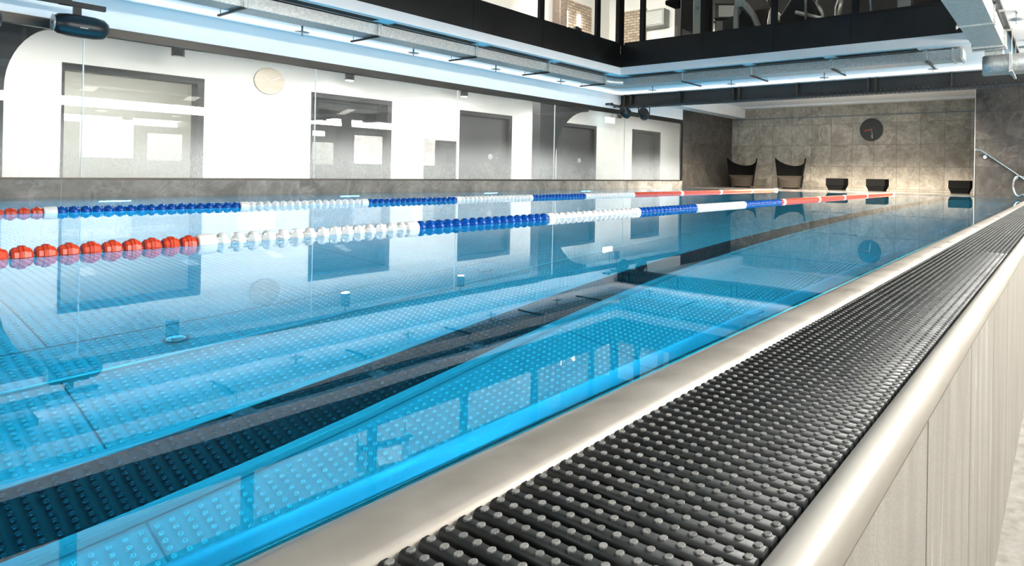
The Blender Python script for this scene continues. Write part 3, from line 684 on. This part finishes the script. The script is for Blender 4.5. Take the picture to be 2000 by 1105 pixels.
# black slot diffusers in the soffit beside the ducts
e0 = None
def slot(x0, x1, y0, y1, label):
    e = empty('slot_diffuser', ((x0+x1)/2, (y0+y1)/2, ZC), label, 'vent', 'black slot vents beside the ducts')
    pp(e, MB().box(x0, x1, y0, y1, ZC-.006, ZC-.001), 'slot_opening', M['matte'])
    pp(e, MB().box(x0-.008, x1+.008, y0-.008, y0, ZC-.01, ZC-.001).box(x0-.008, x1+.008, y1, y1+.008, ZC-.01, ZC-.001).box(x0-.008, x0, y0, y1, ZC-.01, ZC-.001).box(x1, x1+.008, y0, y1, ZC-.01, ZC-.001), 'slot_frame', M['grey'])
for i in range(len(LY)-1):
    slot(-7.59, -7.40, LY[i]+.1, LY[i+1]-.12, 'black slot vent between left duct and white band, %s from the corner' % ORD[len(LY)-2-i])
xs_ = [-7.35, -6.06, -4.65, -3.22, -1.8]
for i in range(4): slot(xs_[i]+.12, xs_[i+1]-.08, 9.16, 9.335, 'black slot vent before the far duct, %s from the corner' % ORD[i])
# big duct on the right
dr_ = empty('ventilation_duct', (-.86, 7, 2.2), 'broad galvanised duct running overhead at the top right', 'duct')
pp(dr_, MB().box(-1.03, -.69, 2, 7.17, 2.05, 2.26).box(-1.03, -.69, 7.18, 8.55, 2.05, 2.26), 'duct_body', M['galv'], .004)
for y in (3.2, 5.2, 7.175): pp(dr_, MB().box(-1.05, -.67, y-.012, y+.012, 2.035, 2.268), 'duct_joint', M['galv'])
for y in (8.42, 8.58): pp(dr_, MB().box(-1.055, -.665, y-.018, y+.018, 2.03, 2.268), 'end_flange', M['galv'])
pp(dr_, MB().box(-1.03, -.69, 8.58, 8.62, 2.04, 2.26), 'duct_end', M['galv'])
ctrl = []
for (x, y) in ((-1.05, 7.17), (-.67, 7.17), (-1.05, 8.58), (-.67, 8.58), (-.67, 8.42)):
    pp(dr_, MB().lathe([(.012, -.02), (.012, .02)], 8, Matrix.Translation((x, y, 2.04))), 'clamp_bolt', M['silver'])
dx = empty('ventilation_duct', (0, 8.9, 1.9), 'low galvanised duct with rounded end leading off to the right', 'duct')
R = .12; c0 = (-.97+R, 8.68+R)
pts = [(c0[0]-R*math.cos(a), c0[1]-R*math.sin(a)) for a in np.linspace(0, PI/2, 8)]+[(1.88, 8.68), (1.88, 9.0), (-.97, 9.0)]
pp(dx, MB().prism(pts, 'Z', 1.765, 1.985, True), 'duct_body', M['galv'])
pp(dx, MB().box(-.93, -.72, 8.70, 8.95, 1.985, 2.06), 'duct_neck', M['galv'])
pp(dx, MB().box(-.645, -.61, 8.665, 9.01, 1.75, 2.0), 'duct_joint', M['galv'])
pp(dx, MB().box(-.62, -.59, 8.5, 9.2, 1.73, 1.75).tube([(-.605, 8.52, 1.74), (-.605, 8.52, ZC)], .006, 6).tube([(-.605, 9.18, 1.74), (-.605, 9.18, ZC)], .006, 6), 'support_bar', M['silver'])
# dark channel and conduit right of the big duct
e = empty('cable_tray', (-.6, 6, ZC), 'dark cable tray fixed to the soffit right of the broad duct', 'cable tray')
pp(e, MB().box(-.655, -.62, 1, 10.2, ZC-.03, ZC-.001), 'tray_channel', M['black'])
for y in (5.0, 6.2, 7.4, 8.4): pp(e, MB().box(-.66, -.615, y, y+.05, ZC-.045, ZC-.03), 'tray_clip', M['silver'])

# ------------------------------------------------------------------ sprinklers
e0 = None
spr = [(-8.68, 4.02, 'left soffit, nearest the camera'), (-8.61, 5.59, 'left soffit, second from the camera'), (-8.61, 7.18, 'left soffit, third from the camera'), (-8.56, 8.75, 'left soffit, fourth from the camera'),
       (-7.61, 10.56, 'far soffit, first from the left'), (-5.66, 10.52, 'far soffit, second from the left'), (-3.77, 10.58, 'far soffit, third from the left'), (-1.89, 10.52, 'far soffit, fourth from the left'),
       (-.50, 9.3, 'right soffit, just right of the broad duct end'), (-.50, 7.67, 'right soffit, topmost in the photo')]
for x, y, t_ in spr:
    lab = 'round steel sprinkler rosette hanging from the '+t_
    if e0 is None:
        e0 = empty('sprinkler', (x, y, ZC), lab, 'sprinkler', 'ceiling sprinklers')
        MB().lathe([(.022, -.012), (.022, 0)], 12).lathe([(.012, -.085), (.012, -.012)], 10).build('sprinkler_stem', M['galv'], e0)
        MB().lathe([(.03, -.099), (.085, -.095), (.085, -.091), (.03, -.085)], 24).build('sprinkler_disc', M['galv'], e0)
        MB().lathe([(.006, -.135), (.008, -.125), (.008, -.099)], 8).lathe([(.014, -.14), (.014, -.136)], 10).build('sprinkler_nozzle', M['galv'], e0)
    else: copy_tree(e0, (x, y, ZC), lab)

# ------------------------------------------------------------------ riveted beam
bm = empty('steel_beam', (-4, 11.52, 2.26), 'black riveted steel beam spanning in front of the alcove', 'beam')
BX0, BX1, BY, Z1, Z0 = XG+.03, XR-.002, 11.55, 2.268, 1.985
pp(bm, MB().box(BX0, BX1, BY-.012, BY+.012, Z0, Z1), 'beam_web', M['black'])
pp(bm, MB().box(BX0, BX1, BY-.12, BY+.1, Z0-.025, Z0), 'bottom_flange', M['flange'])
pp(bm, MB().box(BX0, BX1, BY-.035, BY-.012, Z0, Z0+.07).box(BX0, BX1, BY-.11, BY-.035, Z0, Z0+.012), 'angle_iron', M['black'])
sx = [-9.1, -8.9, -7.5, -6.12, -5.98, -4.66, -3.22, -3.08, -1.75, -.3, -.16, 1.2]
for x in sx: pp(bm, MB().box(x-.012, x+.012, BY-.09, BY-.012, Z0+.012, Z1-.001), 'stiffener', M['bronze'])
rv = MB(); x = BX0+.06
while x < BX1-.05:
    rv.lathe([(.016, 0), (.013, .009), (.006, .013)], 8, rot('X', PI/2, (x, BY-.035, Z0+.045)))
    rv.lathe([(.016, 0), (.013, .009), (.006, .013)], 8, rot('X', PI, (x+.03, BY-.085, Z0-.025))); x += .085
tag(pp(bm, rv, 'rivets', M['bronze']), kind='stuff')

# ------------------------------------------------------------------ spotlights & floodlight under the bar
def round_spot(loc, label, rz, tilt):
    e = empty('spotlight', loc, label, 'spotlight', 'round black spotlights under the beam', rz)
    Q = rot('X', tilt)
    MB().lathe([(.03, -.13), (.085, -.125), (.115, -.09), (.125, -.02), (.12, .05), (.095, .10), (.05, .125)], 24, Q @ rot('X', PI/2)).build('lamp_body', M['plastic'], e)
    MB().lathe([(.105, 0), (.105, .012)], 24, Q @ Matrix.Translation((0, -.12, 0)) @ rot('X', PI/2)).build('lamp_front', M['matte'], e)
    hh = 1.95-loc[2]; MB().tube([(-.13, 0, 0), (-.13, 0, hh-.03), (0, 0, hh-.013), (.13, 0, hh-.03), (.13, 0, 0)], .012, 8).build('mount_bracket', M['black'], e)
    return e
round_spot((-8.93, 11.3, 1.82), 'black round spotlight hanging under the left end of the beam', -.4, -.5)
round_spot((-8.38, 11.3, 1.76), 'smaller-looking black round spotlight just right of its twin under the beam', .5, -.4)
e = empty('mounting_rail', (-8.75, 11.3, 1.99), 'black bracket rail holding the two round spotlights', 'bracket')
pp(e, MB().box(-9.28, -8.1, 11.27, 11.33, 1.955, 1.99).box(-9.3, -9.1, 11.0, 11.05, 1.99, 2.03).box(-9.15, -9.1, 11.0, 11.3, 1.97, 2.0), 'rail_bar', M['black'])
pp(e, MB().tube([(-8.7, 11.34, 1.96), (-8.62, 11.5, 1.90), (-8.5, 11.34, 1.955)], .008, 6), 'power_cable', M['plastic'])
fl = empty('floodlight', (-8.75, 1.91, 1.80), 'long oval black floodlight housing at the top left', 'spotlight')
MB().lathe([(.02, -.21), (.07, -.205), (.105, -.17), (.118, -.10), (.12, 0), (.118, .10), (.105, .17), (.07, .205), (.02, .21)], 26, Matrix.Scale(.98, 4, (0, 0, 1)) @ rot('X', PI/2)).build('lamp_body', M['plastic'], fl)
MB().prism([(-.15, -.02), (.15, -.02), (.13, .03), (-.13, .03)], 'X', .085, .108).build('front_visor', M['matte'], fl, .005)
MB().lathe([(.06, 0), (.085, .012), (.085, .02)], 24, rot('X', PI/2, (0, -.19, 0))).build('end_reflector', M['silver'], fl)
MB().box(.118, .121, -.03, .03, -.032, -.027).build('maker_plate', M['silver'], fl)
MB().box(-.02, .02, -.06, .0, .08, .195).build('mount_bracket', M['black'], fl)
f2 = empty('floodlight', (-8.75, 1.09, 1.75), 'black floodlight cut off by the left edge of the photo', 'spotlight')
MB().lathe([(.02, -.27), (.07, -.262), (.105, -.22), (.12, -.12), (.12, .12), (.105, .22), (.07, .262), (.02, .27)], 24, rot('X', PI/2)).build('lamp_body', M['plastic'], f2)
MB().box(-.02, .02, -.06, .0, .1, .245).build('mount_bracket', M['black'], f2)
e = empty('mounting_rail', (-8.75, 1, 2.05), 'long black mounting rail with clamps above the floodlights at the top left', 'bracket')
pp(e, MB().box(-8.78, -8.70, -1.5, 1.83, 2.0, 2.05).box(-8.80, -8.68, -1.5, 1.7, 2.05, 2.065), 'rail_bar', M['black'])
pp(e, MB().box(-8.8, -8.74, 1.75, 2.1, 2.0, 2.05), 'rail_clamp', M['black']); pp(e, MB().box(-8.78, -8.7, .4, .48, 2.066, ZC), 'rail_clamp', M['black'])
pp(e, MB().box(-9.0, -8.5, -1.5, 1.62, 2.13, 2.2), 'equipment_box', M['black'])

# ------------------------------------------------------------------ alcove furniture
def wing_chair(loc, label, rz):
    e = empty('lounge_chair', loc, label, 'chair', 'black wing lounge chairs', rz)
    def shell(off):
        rows = []
        for j in range(9):
            v = j/8; row = []
            for i in range(29):
                t = (i/28*2-1); a = t*math.radians(68)
                top = .66+.215*abs(t)**2
                z = .03+v*(top-.03)
                r = .40+.13*v**1.1-off
                row.append((math.sin(a)*r, math.cos(a)*r*1.05-.24-.04*v*abs(t)**2, z))
            rows.append(row)
        return rows
    o_, i_ = shell(0), shell(.035)
    mb = MB().grid(o_).grid(i_)
    mb.grid([o_[-1], i_[-1]], False); mb.grid([o_[0], i_[0]], False); mb.grid([[r[0] for r in o_], [r[0] for r in i_]], False); mb.grid([[r[-1] for r in o_], [r[-1] for r in i_]], False)
    mb.build('backrest', M['fabric'], e)
    pts = []
    for i in range(17): a = -PI/2+i/16*PI; pts.append((math.sin(a)*.38*1.0, -.12-math.cos(a)*.22))
    ptsb = [(.36, .1), (.25, .2), (-.25, .2), (-.36, .1)]
    P0 = [(x*.86, y*.9, .03) for x, y in pts+ptsb]; P1 = [(x, y, .25+.12*(abs(x)/.38)**2 if y < -.1 else .37) for x, y in pts+ptsb]; nn = len(P0)
    sb = MB().add(P0+P1, [(i, (i+1) % nn, nn+(i+1) % nn, nn+i) for i in range(nn)]+[tuple(range(nn, 2*nn)), tuple(range(nn-1, -1, -1))])
    sb.build('seat', M['seat'], e)
    MB().lathe([(.25, 0), (.24, .03)], 24).build('base_plate', M['black'], e)
    return e
wing_chair((-8.33, 16.3, .018), 'black wing lounge chair standing in the left corner of the alcove', .12)
wing_chair((-6.76, 16.3, .018), 'black wing lounge chair further from the corner, nearer the stools', -.05)
for x, t_ in ((-5.41, 'first right of the wing chairs'), (-4.30, 'middle one, below the dark clock'), (-2.25, 'alone at the right end of the beige wall')):
    e = empty('stool', (x, 16.35, .018), 'black box-shaped stool with tapered foot, '+t_, 'stool', 'black box stools in the alcove')
    MB().add([(-.25, -.22, .12), (.25, -.22, .12), (.25, .22, .12), (-.25, .22, .12), (-.25, -.22, .32), (.25, -.22, .32), (.25, .22, .32), (-.25, .22, .32)], [(0, 1, 5, 4), (1, 2, 6, 5), (2, 3, 7, 6), (3, 0, 4, 7), (4, 5, 6, 7), (3, 2, 1, 0)]).build('seat', M['fabric'], e, .012)
    MB().add([(-.19, -.17, 0), (.19, -.17, 0), (.19, .17, 0), (-.19, .17, 0), (-.24, -.21, .12), (.24, -.21, .12), (.24, .21, .12), (-.24, .21, .12)], [(0, 1, 5, 4), (1, 2, 6, 5), (2, 3, 7, 6), (3, 0, 4, 7), (4, 5, 6, 7), (3, 2, 1, 0)]).build('foot', M['fabric'], e)
for k, x in enumerate((-7.4, -6.2, -5.05, -3.9, -2.75)):
    cyl_light((x, 13.6), 'lit black cylinder downlight on the alcove ceiling, %s from the left' % ORD[k], 2.55, 'alcove downlights', (1100, 1600, 4200, 5200, 1300)[k], (1, .9, .76), lit=True)
# handrail on the dark wall
hr = empty('handrail', (-1.3, YE-.06, .9), 'polished steel handrail sloping down the dark tile wall', 'handrail')
pp(hr, MB().tube([(-1.70, YE-.07, 1.01), (-1.66, YE-.07, 1.012), (-1.58, YE-.07, 1.005), (-1.55, YE-.07, .985), (-.80, YE-.07, .43), (-.45, YE-.07, .17)], .017, 10), 'rail_tube', M['chrome'])
for x, z in ((-1.5, .86), (-.9, .42)):
    pp(hr, MB().lathe([(.035, 0), (.035, .008)], 14, rot('X', PI/2, (x, YE-.001, z))).tube([(x, YE-.01, z), (x+.02, YE-.06, z+.02), (x+.03, YE-.07, z+.075)], .008, 8), 'rail_bracket', M['chrome'])
lp = empty('grab_rail', (-.72, 13.6, .3), 'looped polished steel grab rail end beside the far end of the grating', 'handrail')
lpp = [(-.80+.10*math.cos(a)+.0, 13.55, .25+.20*math.sin(a)) for a in np.linspace(PI*.3, PI*1.72, 18)]
pp(lp, MB().tube(lpp+[(-.66, 13.55, .05), (-.45, 13.55, .05)], .022, 10).tube([(-.72, 13.55, .42), (-.5, 13.55, .62)], .022, 10), 'loop_tube', M['chrome'])

# ------------------------------------------------------------------ gym equipment and lamps on the gallery
ZG = 2.7
def treadmill(loc, rz, label):
    e = empty('treadmill', loc, label, 'treadmill', 'treadmills on the gallery', rz)
    MB().box(-.36, .36, -.8, .8, .08, .2).build('running_deck', M['plastic'], e, .02)
    MB().box(-.24, .24, -.78, .55, .2, .205).build('running_belt', M['matte'], e)
    MB().prism([(.45, .1), (.85, .1), (.88, .28), (.7, .40), (.5, .36)], 'X', -.36, .36).build('motor_cover', M['silver'], e, .03)
    for s_ in (-1, 1): MB().tube([(s_*.34, .7, .2), (s_*.34, .62, .8), (s_*.33, .5, 1.25)], [.04, .035, .03], 10).build('upright', M['silver'], e)
    for s_ in (-1, 1): MB().tube([(s_*.33, .5, 1.1), (s_*.33, .1, 1.0)], .022, 8).build('side_handle', M['plastic'], e)
    cn = MB().box(-.36, .36, .42, .62, 1.15, 1.5).build('console', M['plastic'], e, .03)
    MB().box(-.25, .25, .41, .419, 1.2, 1.45).build('screen', M['grey'], cn)
    return e
def elliptical(loc, rz, label):
    e = empty('cross_trainer', loc, label, 'exercise machine', 'cross trainers on the gallery', rz)
    MB().box(-.25, .25, -.9, .8, 0, .07).build('base_frame', M['plastic'], e, .02)
    MB().lathe([(.20, 0), (.33, 0), (.33, .05), (.20, .05)], 40, rot('Y', PI/2, (.12, .45, .45))).build('flywheel_ring', M['grey'], e)
    MB().lathe([(.2, 0), (.2, .12)], 30, rot('Y', PI/2, (.03, .45, .45))).build('flywheel_hub', M['matte'], e)
    MB().prism([(.15, .07), (.85, .07), (.85, .5), (.6, .85), (.35, .85), (.15, .5)], 'X', -.12, .1).build('housing', M['plastic'], e, .03)
    MB().tube([(0, .45, .8), (0, .35, 1.35)], .05, 10).build('mast', M['silver'], e)
    for s_ in (-1, 1):
        MB().tube([(s_*.22, .5, .5), (s_*.22, -.3, .22), (s_*.22, -.8, .15)], .035, 8).build('pedal_arm', M['silver'], e)
        MB().box(s_*.22-.08, s_*.22+.08, -.5, -.15, .26, .31).build('pedal', M['plastic'], e, .01)
        MB().tube([(s_*.27, .3, .3), (s_*.27, .3, 1.0), (s_*.24, .1, 1.5)], .022, 8).build('swing_handle', M['silver'], e)
    MB().box(-.16, .16, .25, .38, 1.3, 1.55).build('console', M['plastic'], e, .02)
    return e
def column_machine(loc, rz, label):
    e = empty('cable_machine', loc, label, 'exercise machine', None, rz)
    MB().box(-.22, .22, -.28, .2, .0, 1.9).build('tower', M['plastic'], e, .02)
    MB().box(-.62, .1, -.22, .14, .93, 1.03).build('padded_arm', M['fabric'], e, .03)
    MB().prism([(.12, .05), (.34, .05), (.34, .86), (.28, .93), (.16, .93), (.12, .88)], 'Y', -.36, -.30).build('side_shroud', M['silver'], e, .01)
    MB().lathe([(.03, 0), (.03, .01)], 20, rot('X', PI/2, (.22, -.36, .72))).build('round_badge', M['grey'], e)
    MB().prism([(.2, 0), (.27, 0), (.3, .5), (.26, .6)], 'Y', -.28, -.2).build('perforated_plate', M['brown'], e)
    return e
def curved_bike(loc, rz, label):
    K = .86
    e = empty('exercise_bike', loc, label, 'exercise machine', 'curved silver machines on the gallery', rz); e.scale = (.88, .88, .88)
    pts = [(-.16, 0), (-.16, .7), (-.12, .95), (-.05, .98), (.12, .86), (.3, .62), (.42, .35), (.46, 0), (.41, 0), (.35, .32), (.24, .55), (.06, .76), (-.04, .8), (-.06, .6), (-.02, 0)]
    MB().prism(pts, 'Y', -.07, .07).build('silver_frame', M['silver'], e, .012)
    MB().prism([(-.02, .1), (.35, .1), (.33, .3), (.22, .52), (.04, .72), (-.03, .6)], 'Y', -.05, .05).build('black_housing', M['plastic'], e)
    MB().lathe([(.09, -.09), (.1, 0), (.09, .09)], 20, rot('X', PI/2, (-.02, 0, .86))).build('grey_pivot', M['grey'], e)
    MB().prism([(-.42, .0), (-.17, .0), (-.19, .62), (-.42, .54)], 'Y', -.03, .03).build('side_plate', M['dark'], e)
    MB().tube([(-.1, 0, .95), (-.25, 0, 1.35), (-.15, 0, 1.45)], .02, 8).build('handlebar', M['chrome'], e)
    MB().box(-.1, .4, -.25, .25, 0, .04).build('foot_plate', M['plastic'], e)
    return e
column_machine((-6.0, 9.75, ZG), 0, 'black cable machine with silver shroud behind the second far gallery window')
curved_bike((-4.98, 9.60, ZG), 0, 'silver curved machine behind the gallery glass, the larger left one')
curved_bike((-4.75, 10.55, ZG), 0, 'silver curved machine behind the gallery glass, the smaller right one')
elliptical((-3.5, 11.6, ZG), 1.2, 'dark cross trainer standing behind the third far gallery window')
elliptical((-3.5, 9.95, ZG), PI/2, 'cross trainer with grey ring wheel behind the fourth far gallery window')
treadmill((-6.2, 11.4, ZG), .5, 'treadmill further back on the gallery behind the silver machines')
treadmill((-2.0, 10.9, ZG), .2, 'treadmill behind the last far gallery window')
treadmill((-8.4, 5.2, ZG), 1.2, 'black treadmill behind the left gallery windows')
e = empty('tool_box', (-2.1, 9.4, ZG), 'light grey box standing by the gallery glass on the right', 'box')
MB().box(-.1, .1, -.08, .08, .0, .5).build('box_body', M['silver'], e, .01); MB().tube([(-.04, 0, .5), (-.04, 0, .56), (.04, 0, .56), (.04, 0, .5)], .008, 6).build('box_handle', M['silver'], e)
e = empty('metal_pole', (-2.6, 9.3, ZG), 'slanting pale metal pole behind the gallery glass', 'pole')
MB().tube([(.04, 0, 0), (-.08, 0, 1.2)], .022, 8).build('pole_tube', M['silver'], e); MB().lathe([(.1, 0), (.1, .02)], 16).build('pole_foot', M['plastic'], e)
e = empty('speaker', (-10.2, 10.95, ZG), 'dark rounded floor speaker before the brick panel on the gallery', 'speaker')
MB().lathe([(.13, 0), (.14, .1), (.14, 1.05), (.11, 1.2), (.04, 1.25)], 20).build('speaker_body', M['plastic'], e)
for y, zz, t_ in ((10.72, 4.2, 'left'), (11.18, 4.45, 'right')):
    e = empty('wall_tube_lamp', (-10.33, y, 3.1), 'bright vertical tube lamp on the gym brick panel, the %s one' % t_, 'lamp', 'tube lamps on the brick panel')
    MB().tube([(0, 0, 0), (0, 0, 1.2)], .022, 8).build('tube', M['tube'], e); MB().box(-.03, .0, -.03, .03, -.05, 0).build('lamp_holder', M['black'], e)
e = empty('perforated_column', (-9.9, 10.05, ZG), 'brown perforated metal column in the gym', 'column')
MB().box(-.12, .12, -.12, .12, 0, 2.4).build('column_body', M['brown'], e, .01)
hb = MB()
for i in range(14):
    for s_ in (-1, 1): hb.lathe([(.012, 0), (.012, .002)], 8, rot('Y', PI/2, (.12, s_*.05, .3+i*.13+(.06 if s_ > 0 else 0))))
hb.build('column_holes', M['matte'], e)
e = empty('air_conditioner', (-8.8, 12.39, 4.05), 'grey wall-mounted air conditioner on the gym end wall', 'air conditioner')
MB().box(-.35, .35, -.25, 0, 0, .42).build('unit_body', M['grey'], e, .01)
sl = MB()
for i in range(9): sl.box(-.3, .3, -.262, -.25, .06+i*.035, .075+i*.035)
sl.build('louvre_grille', M['wht'], e)
